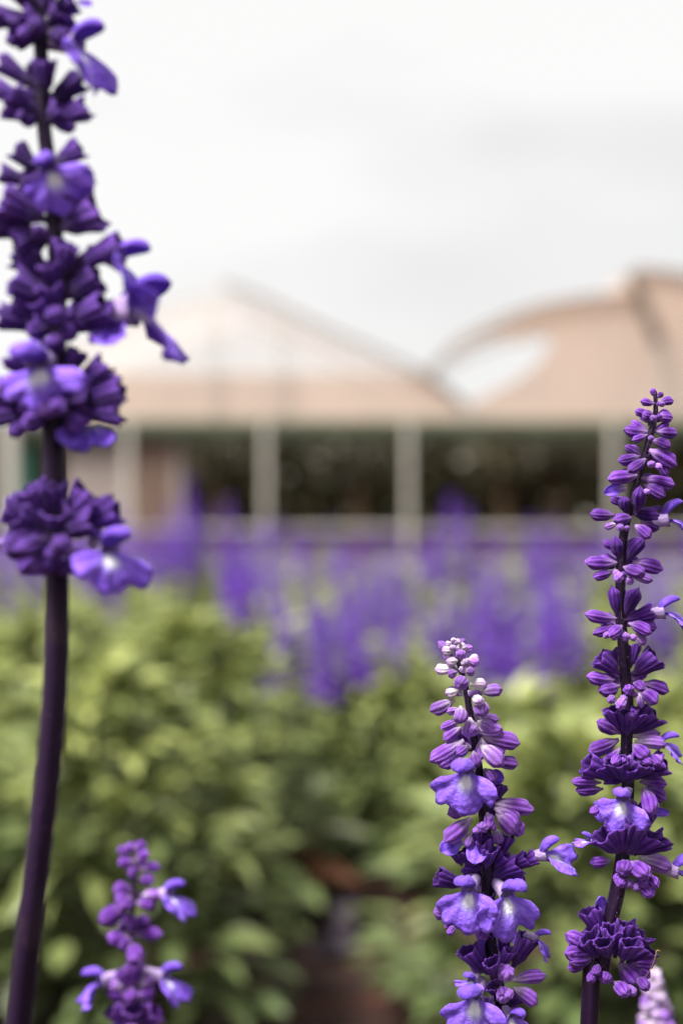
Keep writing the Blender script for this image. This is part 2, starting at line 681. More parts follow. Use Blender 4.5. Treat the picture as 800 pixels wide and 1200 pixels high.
LEAVES = []
for k in range(8):
    q = random.Random(40 + k)
    v, f = leaf_geo(1, q.uniform(.34, .46), q.uniform(.12, .35), q.uniform(.1, .5), q)
    age_light = k / 7.0
    LEAVES.append(mesh_from('leaf', v, f, M_LEAF, {'age_light': [age_light] * len(v)}))

print('core ready')

# ------------------------------------------------------------------ ground
def grid(name, x0, x1, y0, y1, nx, ny, zfn, mat):
    v, f = [], []
    for i in range(ny + 1):
        for j in range(nx + 1):
            x = x0 + (x1 - x0) * j / nx
            y = y0 + (y1 - y0) * i / ny
            v.append((x, y, zfn(x, y)))
    for i in range(ny):
        for j in range(nx):
            p = i * (nx + 1) + j
            f.append((p, p + 1, p + nx + 2, p + nx + 1))
    return mesh_from(name, v, f, mat)


tag(put('ground', grid('ground', -600, 600, -300, 900, 4, 4, lambda x, y: -0.03, M_SOIL)), kind='structure')
tag(put('soil_bed', grid('soil_bed', -4, 4, -0.5, 11, 130, 180,
    lambda x, y: 0.022 * mn.noise(Vector((x * 7, y * 7, 0))) + 0.012 * mn.noise(Vector((x * 23, y * 23, 3))), M_SOIL)), kind='structure')

# ------------------------------------------------------------------ greenhouse
D_G = 22.0
DEEP = 5.0


def bm_box(bm, c, s, rot=None):
    r = bmesh.ops.create_cube(bm, size=1)
    M = Matrix.Translation(c) @ (rot.to_4x4() if rot else Matrix()) @ Matrix.Diagonal((*s, 1))
    bmesh.ops.transform(bm, matrix=M, verts=r['verts'])


def box_part(name, c, s, mat, parent, rot=None, bevel=0.01):
    bm = bmesh.new()
    bm_box(bm, (0, 0, 0), s)
    bmesh.ops.bevel(bm, geom=list(bm.edges), offset=min(bevel, min(s) * .3), segments=1, affect='EDGES')
    me = bpy.data.meshes.new(name)
    bm.to_mesh(me); bm.free()
    me.materials.append(mat)
    M = Matrix.Translation(Vector(c) - parent.location) @ (rot.to_4x4() if rot else Matrix())
    return put(name, me, parent, M)


def profile_pts(pp):
    return [P(x, y, D_G) for x, y in pp]


def smooth_curve(pts, st=5):
    out = []
    n_ = len(pts)
    for i in range(n_ - 1):
        p0, p1, p2, p3 = pts[max(0, i - 1)], pts[i], pts[i + 1], pts[min(n_ - 1, i + 2)]
        for k in range(st):
            t = k / st
            out.append(0.5 * ((2 * p1) + (p2 - p0) * t + (2 * p0 - 5 * p1 + 4 * p2 - p3) * t * t + (3 * p1 - p0 - 3 * p2 + p3) * t ** 3))
    out.append(pts[-1])
    return out


def film_gable(name, top, zlow, y, mat, parent, t=0.02):
    """upright film between a roof curve and a lower level"""
    v, f = [], []
    for p in top:
        for (yy, zz) in ((y, p.z), (y, min(zlow, p.z - .01)), (y + t, p.z), (y + t, min(zlow, p.z - .01))):
            v.append(Vector((p.x, yy, zz)) - parent.location)
    for i in range(len(top) - 1):
        a, c_ = i * 4, (i + 1) * 4
        f += [(a, a + 1, c_ + 1, c_), (a + 2, c_ + 2, c_ + 3, a + 3), (a, c_, c_ + 2, a + 2), (a + 1, a + 3, c_ + 3, c_ + 1)]
    e = (len(top) - 1) * 4
    f += [(0, 2, 3, 1), (e, e + 1, e + 3, e + 2)]
    return put(name, mesh_from(name, v, f, mat, smooth=False), parent)


def roof_sheet(name, top, y0, y1, mat, parent, t=0.02):
    v, f = [], []
    for p in top:
        for (yy, dz) in ((y0, 0), (y1, 0), (y0, t), (y1, t)):
            v.append(Vector((p.x, yy, p.z + dz)) - parent.location)
    for i in range(len(top) - 1):
        a, c_ = i * 4, (i + 1) * 4
        f += [(a, c_, c_ + 1, a + 1), (a + 2, a + 3, c_ + 3, c_ + 2), (a, a + 2, c_ + 2, c_), (a + 1, c_ + 1, c_ + 3, a + 3)]
    return put(name, mesh_from(name, v, f, mat), parent)


def hoop(name, pts, r, parent, mat):
    v, f = tube_along([p - parent.location for p in pts], [r] * len(pts), 8, 0)
    return put(name, mesh_from(name, v, f, mat), parent)


zE = P(0, 492, D_G).z
arch = smooth_curve(profile_pts([(503, 434), (535, 403), (575, 381), (620, 363), (680, 350), (741, 345)]), 8)
right_prof = arch[24:]
right_up = smooth_curve(profile_pts([(741, 318), (800, 324), (880, 346), (950, 392), (1000, 440), (1022, 474)]))
left_prof = smooth_curve(profile_pts([(262, 334), (310, 355), (380, 388), (450, 418), (500, 442), (530, 464), (546, 475)]))
left_up = smooth_curve(profile_pts([(12, 474), (40, 440), (90, 402), (160, 372), (220, 352), (262, 346)]))

gr = empty('greenhouse', P(742, 600, D_G + 2) * 1 - Vector((0, 0, CAM_Z)))
tag(gr, 'tall greenhouse bay with stepped arched roof and opaque peach film', 'greenhouse')
film_gable('gable_film', smooth_curve(profile_pts([(645, 356.5), (680, 350), (741, 345)])), zE, D_G, M_FILM, gr)
film_gable('gable_film', smooth_curve(profile_pts([(548, 474), (575, 460), (608, 443), (634, 420), (644.7, 398)])), zE, D_G, M_FILM, gr)
strip_top, strip_low = smooth_curve(profile_pts([(525, 413), (575, 381), (620, 363), (644.7, 356.5)])), smooth_curve(profile_pts([(525, 417), (575, 397), (620, 388), (644.7, 396)]))
v, f = [], []
for p, p2 in zip(strip_top, strip_low):
    v += [p - gr.location, p2 - gr.location, p - gr.location + Vector((0, .02, 0)), p2 - gr.location + Vector((0, .02, 0))]
for i in range(len(strip_top) - 1):
    a, c_ = i * 4, i * 4 + 4
    f += [(a, a + 1, c_ + 1, c_), (a + 2, c_ + 2, c_ + 3, a + 3), (a, c_, c_ + 2, a + 2), (a + 1, a + 3, c_ + 3, c_ + 1)]
put('gable_film', mesh_from('gable_film', v, f, M_FILM, smooth=False), gr)
film_gable('gable_film', right_up, zE, D_G + .003, M_FILM, gr)
roof_sheet('roof_film', right_prof, D_G + .05, D_G + DEEP, M_FILM, gr)
roof_sheet('roof_film', right_up, D_G + .05, D_G + DEEP, M_FILM, gr)
for k in range(3):
    dy = Vector((0, -.06 + k * 2.4, 0))
    hoop('hoop', [p + dy for p in profile_pts([(503, 434), (535, 402), (575, 380), (620, 362), (680, 350), (741, 345)])], .026, gr, M_RUST)
hoop('ridge_edge', [p + Vector((0, -.05, .0)) for p in profile_pts([(741, 316), (800, 322), (880, 344), (950, 390), (1000, 438), (1022, 472)])], .03, gr, M_RUST)
a_, b_ = P(738, 320, D_G - .1), P(772, 400, D_G - .1)
hoop('vent_strut', [a_, (a_ + b_) / 2, b_], .09, gr, M_RUST)
hoop('vent_strut', [b_, (b_ + P(790, 488, D_G - .1)) / 2, P(790, 488, D_G - .1)], .05, gr, M_STEEL)

gl = empty('greenhouse', P(262, 600, D_G + 2) - Vector((0, 0, CAM_Z)))
tag(gl, 'hazy clear film greenhouse bay with peach lower band and bare hoop', 'greenhouse')
zB = P(0, 438, D_G).z


def cut(curve, z0):
    return [Vector((p.x, p.y, max(p.z, z0 + .03))) for p in curve]


film_gable('gable_film', cut(left_prof[:-6], zB), zB, D_G, M_CLEAR, gl)
film_gable('gable_film', cut(left_up[5:], zB), zB, D_G + .003, M_CLEAR, gl)
low = [Vector((p.x, D_G, min(p.z, zB - .004))) for p in left_up + left_prof]
film_gable('lower_film', low, zE, D_G - .006, M_FILM, gl)
roof_sheet('roof_film', left_prof, D_G + .05, D_G + DEEP, M_CLEAR, gl)
roof_sheet('roof_film', left_up, D_G + .05, D_G + DEEP, M_CLEAR, gl)
for k in range(3):
    dy = Vector((0, -.06 + k * 2.4, 0))
    hoop('hoop', [p + dy for p in profile_pts([(262, 332), (310, 351), (380, 385), (450, 416), (500, 440), (530, 462), (546, 475)])], .03, gl, M_RUST)
    hoop('hoop', [p + dy for p in profile_pts([(12, 474), (40, 440), (90, 402), (160, 372), (220, 352), (262, 344)])], .02, gl, M_STEEL)
for px_ in (330, 250):
    hoop('gable_upright', [P(px_, 345 if px_ == 250 else 366, D_G - .09), P(px_, 420, D_G - .09), P(px_, 490, D_G - .09)], .018, gl, M_STEEL)


def beam(name, x0, x1, y, h, dep, mat, parent, dd=0.0):
    a, c_ = P(x0, y, D_G + dd), P(x1, y, D_G + dd)
    return box_part(name, (a + c_) / 2, ((c_ - a).length, dep, h), mat, parent)


beam('gutter', 547.5, 1022, 497, .13, .16, M_GUTTER, gr, -.12)
beam('gutter', 12, 546.5, 497, .13, .16, M_GUTTER, gl, -.12)
beam('eave_rail', 547.5, 1022, 511, .09, .06, M_GUTTER, gr, -.10)
beam('eave_rail', 12, 546.5, 511, .09, .06, M_GUTTER, gl, -.10)
beam('valance', 547.5, 1022, 508, .24, .02, M_GUTTER, gr, .02)
beam('valance', 12, 546.5, 508, .24, .02, M_GUTTER, gl, .02)
beam('low_rail', 547.5, 1022, 620, .075, .05, M_STEEL, gr, -.10)
beam('low_rail', 12, 546.5, 620, .075, .05, M_STEEL, gl, -.10)


def post(px_, parent, w=.15, dd=-.3, mat=M_POST, ytop=497):
    t_, b2 = P(px_, ytop, D_G + dd), P(px_, 600, D_G + dd)
    b2.z = -.03
    return box_part('post', (t_ + b2) / 2, (w, w, t_.z - b2.z), mat, parent)


post(311, gl, .09); post(478, gl, .09); post(12, gl, .2); post(150, gl, .1)
post(718, gr, .09); post(1020, gr, .2)
# curtains under the left eave
for (x0, x1, mat) in ((75, 118, M_CURTAIN), (119, 152, M_CURTAIN), (153, 202, M_BROWN), (203, 213, M_CURTAIN)):
    a, c_ = P(x0, 516, D_G + .05), P(x1, 516, D_G + .05)
    h = a.z + .03
    box_part('side_curtain', ((a.x + c_.x) / 2, D_G + .05, h / 2 - .03), (c_.x - a.x, .03, h), mat, gl)
a, c_ = P(12, 512, D_G + .06), P(46, 512, D_G + .06)
box_part('side_curtain', ((a.x + c_.x) / 2, D_G + .06, .95), (c_.x - a.x, .03, 1.7), M_TEAL, gl)

# hedge and shrubs seen below the eaves
def leaf_cloud(name, n_, pick, size, mat, parent, seed, kind=None):
    q = random.Random(seed)
    v, f, ag = [], [], []
    for k in range(n_):
        p = pick(q)
        s = size * q.uniform(.6, 1.4)
        d = Vector((q.uniform(-1, 1), q.uniform(-1, 1), q.uniform(-1, 1))).normalized()
        e = d.orthogonal().normalized()
        e = Quaternion(d, q.uniform(0, 6.28)) @ e
        b0 = len(v)
        v += [p, p + d * s * .5 + e * s * .28, p + d * s, p + d * s * .5 - e * s * .28]
        f.append((b0, b0 + 1, b0 + 2, b0 + 3))
        ag += [q.random() ** 2] * 4
    o = put(name, mesh_from(name, v, f, mat, {'age_light': ag}, smooth=False), parent)
    if kind:
        o['kind'] = kind
    return o


hd = empty('hedge', (0, 30, -.03))
tag(hd, 'evergreen hedge coloured dark for shade, seen beneath the greenhouse eaves', 'hedge')


def hedge_pick(q):
    x = q.uniform(-18, 18)
    top = 2.3 + .12 * math.sin(x * 1.7) + .1 * math.sin(x * 4.1)
    return Vector((x, q.uniform(-.6, .6), q.uniform(0, 1) ** .8 * top))


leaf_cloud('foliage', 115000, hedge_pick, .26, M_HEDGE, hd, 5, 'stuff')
SH = [(590, 27.6, 'shrub with bare brown trunk beneath the peach bay'), (420, 27.9, 'dark shrub between the middle greenhouse posts'),
      (650, 28.1, 'dark shrub beside the right greenhouse post'), (258, 27.7, 'dark shrub just left of a greenhouse post, by the curtains')]
for k, (px_, d_, lab) in enumerate(SH):
    b0 = P(px_, 600, d_); b0.z = -.03
    t_ = empty('shrub', b0)
    tag(t_, lab, 'shrub', 'shrubs behind the greenhouse')
    v, f = tube_along([Vector((0, 0, 0)), Vector((.03, 0, .6)), Vector((-.03, 0, 1.2)), Vector((.02, 0, 1.7))], [.13, .11, .09, .03], 8, .05)
    put('trunk', mesh_from('trunk', v, f, M_BARK), t_)

    def pick(q):
        u = Vector((q.gauss(0, .42), q.gauss(0, .4), q.gauss(0, .2)))
        return Vector((0, 0, 1.62)) + u
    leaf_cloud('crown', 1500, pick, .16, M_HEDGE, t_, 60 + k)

# ------------------------------------------------------------------ flower bed
def spike_mesh(var):
    q = random.Random(1200 + var)
    v, f, ag = [], [], []
    L = q.uniform(.12, .16)
    nw = q.choice([9, 10, 11])
    lean = q.uniform(-.012, .012)
    # stem (three sided)
    for i in range(2):
        for j in range(3):
            a = 2 * PI * j / 3
            v.append(Vector((.0012 * math.cos(a) + lean * i, .0012 * math.sin(a), i * L)))
            ag.append(0)
    for j in range(3):
        k = (j + 1) % 3
        f.append((j, k, 3 + k, 3 + j))
    for w in range(nw):
        t = w / (nw - 1)
        z = L * t
        nb = 8 if t < .6 else (6 if t < .85 else 4)
        ln = .0125 * (1 - .6 * t ** 2) + .001
        for b in range(nb):
            a = 2 * PI * b / nb + w * .7 + q.uniform(-.3, .3)
            el = q.uniform(.05, .65)
            d = Vector((math.cos(a) * math.cos(el), math.sin(a) * math.cos(el), math.sin(el)))
            e = d.orthogonal().normalized()
            g = d.cross(e)
            c0 = Vector((lean * t, 0, z + q.uniform(-.002, .002)))
            l_ = ln * q.uniform(.8, 1.15)
            r_ = .0034 * (1.1 - .5 * t)
            b0 = len(v)
            v += [c0 + d * .001, c0 + d * l_ * .65 + e * r_, c0 + d * l_ * .65 + g * r_, c0 + d * l_ * .65 - e * r_, c0 + d * l_ * .65 - g * r_, c0 + d * l_]
            big = q.random() < .16
            ag += [1.0 if big else q.random() * .5] * 6
            for j in range(4):
                k = (j + 1) % 4
                f.append((b0, b0 + 1 + k, b0 + 1 + j))
                f.append((b0 + 5, b0 + 1 + j, b0 + 1 + k))
    return mesh_from('flower_spike', v, f, M_FIELD, {'age_light': ag})


SPIKES = [spike_mesh(k) for k in range(5)]


def bush_leaf(q, rad, hgt):
    """position and direction of a leaf in a dome-shaped plant"""
    a = q.uniform(0, 2 * PI)
    rr = math.sqrt(q.random())
    z = q.random() ** .85
    env = math.sin(PI * min(1, .12 + .88 * z) ** .75) ** .6
    env *= 1 + .45 * mn.noise(Vector((math.cos(a) * 1.8 + hgt * 37, math.sin(a) * 1.8 + rad * 91, z * 2.6)))
    p = Vector((math.cos(a) * rr * rad * env, math.sin(a) * rr * rad * env, hgt * (.04 + .9 * z)))
    d = Vector((math.cos(a) * (.35 + rr * .8), math.sin(a) * (.35 + rr * .8), .15 + .9 * z * q.random() + q.uniform(-.35, .25)))
    d += Vector((q.uniform(-.5, .5), q.uniform(-.5, .5), q.uniform(-.3, .3)))
    return p, d.normalized(), z, rr


def foliage_mesh(var, n_, rad, hgt):
    q = random.Random(1500 + var)
    v, f, ag = [], [], []
    for k in range(n_):
        p, d, z, rr = bush_leaf(q, rad, hgt)
        M = frame(d, Vector((0, 0, 1)), q.uniform(-.5, .5))
        L = q.uniform(.045, .075)
        lv, lf = leaf_geo(L, L * q.uniform(.34, .46), q.uniform(.1, .35), q.uniform(.1, .5), q)
        b0 = len(v)
        v += [p + M @ x for x in lv]
        f += [tuple(b0 + i for i in fc) for fc in lf]
        a = min(1, max(0, z * q.uniform(.5, 1.3)))  # paler with height: young growth, with top light painted into the colour
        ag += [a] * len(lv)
    return mesh_from('foliage', v, f, M_LEAF, {'age_light': ag})


def stems_mesh(var, rad, hgt, n_=9):
    q = random.Random(1700 + var)
    v, f = [], []
    for k in range(n_):
        a = q.uniform(0, 6.28); r = rad * q.uniform(.2, .75)
        pv, pf = tube_along([Vector((0, 0, -.02)), Vector((r * .3 * math.cos(a), r * .3 * math.sin(a), hgt * .4)), Vector((r * math.cos(a), r * math.sin(a), hgt * .95))], [.004, .0035, .002], 5, 0)
        b0 = len(v)
        v += pv
        f += [tuple(b0 + i for i in fc) for fc in pf]
    return mesh_from('stems', v, f, M_GSTEM)


FOL = [foliage_mesh(k, 220, .21, .34) for k in range(4)]
STM = [stems_mesh(k, .18, .34) for k in range(3)]

# near bushes: every leaf its own part
NEAR = [  # px, d, radius, height, leaves, spikes, label
    (118, 1.62, .20, .43, 300, 0, 'broad leafy green salvia bush left of the bare soil gap'),
    (670, 1.60, .20, .36, 300, 0, 'broad leafy green salvia bush right of the bare soil gap'),
    (-150, 1.75, .20, .43, 200, 0, 'leafy green salvia bush partly cut off behind the long curved stem'),
    (930, 1.7, .20, .40, 200, 0, 'leafy green salvia bush behind the tallest sharp violet spike'),
    (225, 2.1, .195, .455, 300, 0, 'yellow-green salvia bush just behind the broad bush beside the small blurred spike'),
    (465, 2.5, .2, .34, 260, 4, 'low salvia bush closing the far end of the soil gap'),
    (770, 2.15, .2, .34, 260, 1, 'leafy salvia bush in the second row behind the two sharp spikes'),
    (60, 2.2, .2, .46, 260, 0, 'leafy salvia bush in the second row behind the long bare stem'),
    (600, 2.3, .19, .31, 260, 0, 'leafy salvia bush in the second row behind the pale-tipped spike'),
]
for k, (px_, d_, rad, hgt, nl, nsp, lab) in enumerate(NEAR):
    q = random.Random(2000 + k)
    b0 = P(px_, 600, d_); b0.z = 0
    t_ = empty('salvia_bush', b0)
    tag(t_, lab, 'bush', 'leafy salvia bushes in the front rows')
    put('stems', stems_mesh(20 + k, rad * .8, hgt), t_)
    for i in range(nl):
        p, d, z, rr = bush_leaf(q, rad, hgt)
        ai = min(7, max(0, int(8 * z * q.uniform(.3, 1.15))))  # upper leaves get paler meshes: young growth and painted top light
        L = q.uniform(.05, .085)
        M = Matrix.Translation(p) @ frame(d, Vector((0, 0, 1)), q.uniform(-.5, .5)).to_4x4() @ Matrix.Scale(L, 4)
        put('leaf', LEAVES[ai], t_, M)
    put('foliage', foliage_mesh(40 + k, 420, rad, hgt), t_)['kind'] = 'stuff'
    for i in range(nsp):
        a = q.uniform(0, 6.28); r = rad * q.uniform(.1, .7)
        M = Matrix.Translation((r * math.cos(a), r * math.sin(a), hgt * .85)) @ Matrix.Rotation(q.uniform(-.15, .15), 4, 'Y')
        put('flower_spike', q.choice(SPIKES), t_, M)


def field_plant(x, y, label, group, hs=1.0, n_sp=7, tall=1.0, seed=0):
    q = random.Random(seed)
    t_ = empty('salvia_plant', (x, y, 0))
    tag(t_, label, 'flowering plant', group)
    Mz = Matrix.Rotation(q.uniform(0, 6.28), 4, 'Z') @ Matrix.Diagonal((1, 1, hs, 1))
    put('foliage', q.choice(FOL), t_, Mz)
    put('stems', q.choice(STM), t_, Mz)
    for i in range(n_sp):
        a = q.uniform(0, 6.28); r = .19 * math.sqrt(q.random())
        z0 = .27 * hs * tall * q.uniform(.8, 1.14)
        M = Matrix.Translation((r * math.cos(a), r * math.sin(a), z0)) @ Matrix.Rotation(a, 4, 'Z') @ Matrix.Rotation(q.uniform(0, .22), 4, 'Y') @ Matrix.Scale(q.uniform(.9, 1.2), 4)
        put('flower_spike', q.choice(SPIKES), t_, M)
    return t_


GRP = 'salvia plants flowering in rows across the bed'
LAB = 'violet flowering salvia plant lost among its like in the blurred rows'
q = random.Random(77)
d_ = 2.95
cnt = 0
while d_ < 9.4:
    half = .24 * d_ + .55
    step = .34 + .012 * d_
    x = -half + q.uniform(0, step)
    while x < half:
        pxx = 400 + x / d_ * F
        field_plant(x + q.uniform(-.06, .06), d_ + q.uniform(-.1, .1), LAB, GRP,
                    q.uniform(.86, 1.16), (q.choice([0, 0, 1, 2]) if d_ < 3.4 else q.choice([0, 2, 5] if pxx > 300 else [0, 1, 2]) if d_ < 4.6 else q.choice([2, 5, 9, 14])), (q.uniform(.8, 1.08) if q.random() < .66 else q.uniform(1.15, 1.5)), 3000 + cnt)
        cnt += 1
        x += step
    d_ += .38 + .02 * d_
print('field plants', cnt)

# plants that stand out
def special(px_, d_, label, spikes, hs=1.0, seed=0):
    q = random.Random(seed)
    b0 = P(px_, 600, d_); b0.z = 0
    t_ = empty('salvia_plant', b0)
    tag(t_, label, 'flowering plant', GRP)
    put('foliage', q.choice(FOL), t_, Matrix.Diagonal((.8, .8, hs, 1)))
    for (sx, sy, base_y, lean) in [(a + o_, b + q.uniform(-4, 4) + abs(o_), c0 + q.uniform(-5, 10), e) for (a, b, c0, e) in spikes for o_ in (-3, 3)]:
        top = P(sx, sy, d_) - b0
        bot = P(sx - lean, base_y, d_) - b0
        v_ = top - bot
        L = v_.length
        M = Matrix.Translation(bot + Vector((0, q.uniform(-.05, .05), 0))) @ frame(v_, Vector((0, 1, 0))).to_4x4() @ Matrix.Diagonal((1.6, 1.6, L / .14, 1))
        put('flower_spike', q.choice(SPIKES), t_, M)
        v, f = tube_along([Vector((0, 0, 0)), Vector((bot.x * .5, 0, bot.z * .6)), bot], [.003, .003, .0018], 5, 0)
        put('stem', mesh_from('stem', v, f, M_GSTEM), t_)
    return t_


special(365, 2.45, 'salvia plant with leaning violet spikes fanned out above the soil gap',
        [(345, 705, 800, 12), (372, 690, 815, -4), (398, 680, 800, -16), (358, 735, 840, 4), (385, 725, 820, -8), (335, 742, 810, 18), (412, 722, 800, -18)], .8, 11)
special(215, 4.2, 'tallest salvia plant of the bed, spikes rising before the pale curtains',
        [(222, 566, 660, 4), (205, 590, 670, -4), (238, 600, 670, 6), (190, 612, 690, -8), (168, 622, 690, -8), (225, 610, 690, 0)], 1.2, 12)
special(272, 3.9, 'tall salvia plant just left of the pale greenhouse post',
        [(268, 590, 690, 0), (283, 622, 700, 4), (262, 640, 720, -4), (295, 640, 720, 6), (272, 668, 730, 0)], 1.05, 13)
special(615, 3.1, 'salvia plant with dense violet spikes behind the pale-tipped sharp spike',
        [(560, 672, 770, -6), (585, 662, 790, -2), (606, 690, 800, 0), (628, 676, 800, 4), (648, 690, 790, 8), (597, 720, 810, 0), (638, 720, 810, 4), (575, 710, 800, -6), (660, 672, 760, 8)], .9, 14)
special(466, 2.7, 'salvia plant with two thin violet spikes above the low bush',
        [(463, 718, 800, 0), (476, 735, 815, 4)], .75, 15)
special(120, 3.6, 'salvia plant with violet spikes right behind the long bare stem',
        [(98, 596, 690, 0), (118, 630, 700, 4), (138, 640, 720, 6), (40, 640, 720, -4), (12, 650, 720, -6)], 1.0, 16)
special(530, 5.0, 'tall salvia plant rising between the middle greenhouse posts',
        [(512, 606, 680, 0), (530, 590, 680, 0), (548, 602, 680, 2), (500, 625, 690, -2), (560, 628, 690, 3)], 1.2, 17)
special(640, 5.2, 'tall salvia plant rising behind the top of the sharp right spike',
        [(622, 604, 680, 0), (640, 612, 680, 0), (655, 606, 690, 2), (665, 625, 690, 3)], 1.2, 18)

special(560, 2.75, 'salvia plant with a loose fan of violet spikes above the middle bushes',
        [(508, 690, 790, -6), (530, 668, 780, -2), (548, 700, 800, 0), (572, 694, 810, 2), (590, 740, 830, 4), (520, 730, 820, -4), (612, 716, 820, 6), (640, 735, 830, 8)], .75, 21)
special(690, 2.9, 'salvia plant with violet spikes glimpsed either side of the tallest sharp spike',
        [(660, 690, 780, -4), (678, 660, 770, 0), (640, 664, 760, -4), (776, 655, 750, 2), (760, 690, 780, 0), (790, 700, 790, 4)], .75, 22)
special(440, 3.2, 'salvia plant with thin violet spikes left of the pale-tipped sharp spike',
        [(432, 668, 740, 0), (455, 655, 750, 2), (480, 668, 760, 2), (418, 690, 760, -3), (492, 700, 780, 3)], .8, 23)
special(300, 3.4, 'salvia plant with violet spikes over the yellow-green bush top',
        [(270, 660, 730, -2), (292, 645, 730, 0), (318, 652, 740, 2), (335, 672, 760, 4)], .85, 24)

# litter on the soil gap
q = random.Random(5)
for k in range(10):
    y_ = q.uniform(1.85, 2.35)
    px_ = q.uniform(325, 440)
    b0 = P(px_, 600, y_)
    b0.z = .025
    orange = k < 6
    if orange:
        b0 = P(q.uniform(318, 375), 600, q.uniform(2.05, 2.3)); b0.z = .04 + .02 * (k % 3)
    v, f = leaf_geo(q.uniform(.06, .09), q.uniform(.035, .05), q.uniform(.2, .5), q.uniform(.2, .7), q)
    o = put('dry_leaf', mesh_from('dry_leaf', v, f, M_ORANGE if orange else M_GREYLEAF), None,
            Matrix.Translation(b0) @ frame(Vector((q.uniform(-1, 1), q.uniform(-1, 1), q.uniform(.0, .5))), Vector((0, -.7, 1)), q.uniform(-.6, .6)).to_4x4())
    if orange:
        tag(o, 'curled orange dry leaf on the bare soil between the bushes', 'dry leaf', 'orange dry leaves on the soil')
    else:
        tag(o, 'greyish dry leaf on the dark soil between the bushes', 'dry leaf', 'grey dry leaves on the soil')
a, c_ = P(385, 972, 1.95), P(430, 977, 1.9)
v, f = tube_along([a, (a + c_) / 2 + Vector((0, 0, .004)), c_], [.002, .0018, .001], 6, 0)
tag(put('twig', mesh_from('twig', v, f, M_TWIG)), 'thin pale twig caught across the gap between the two bushes', 'twig')

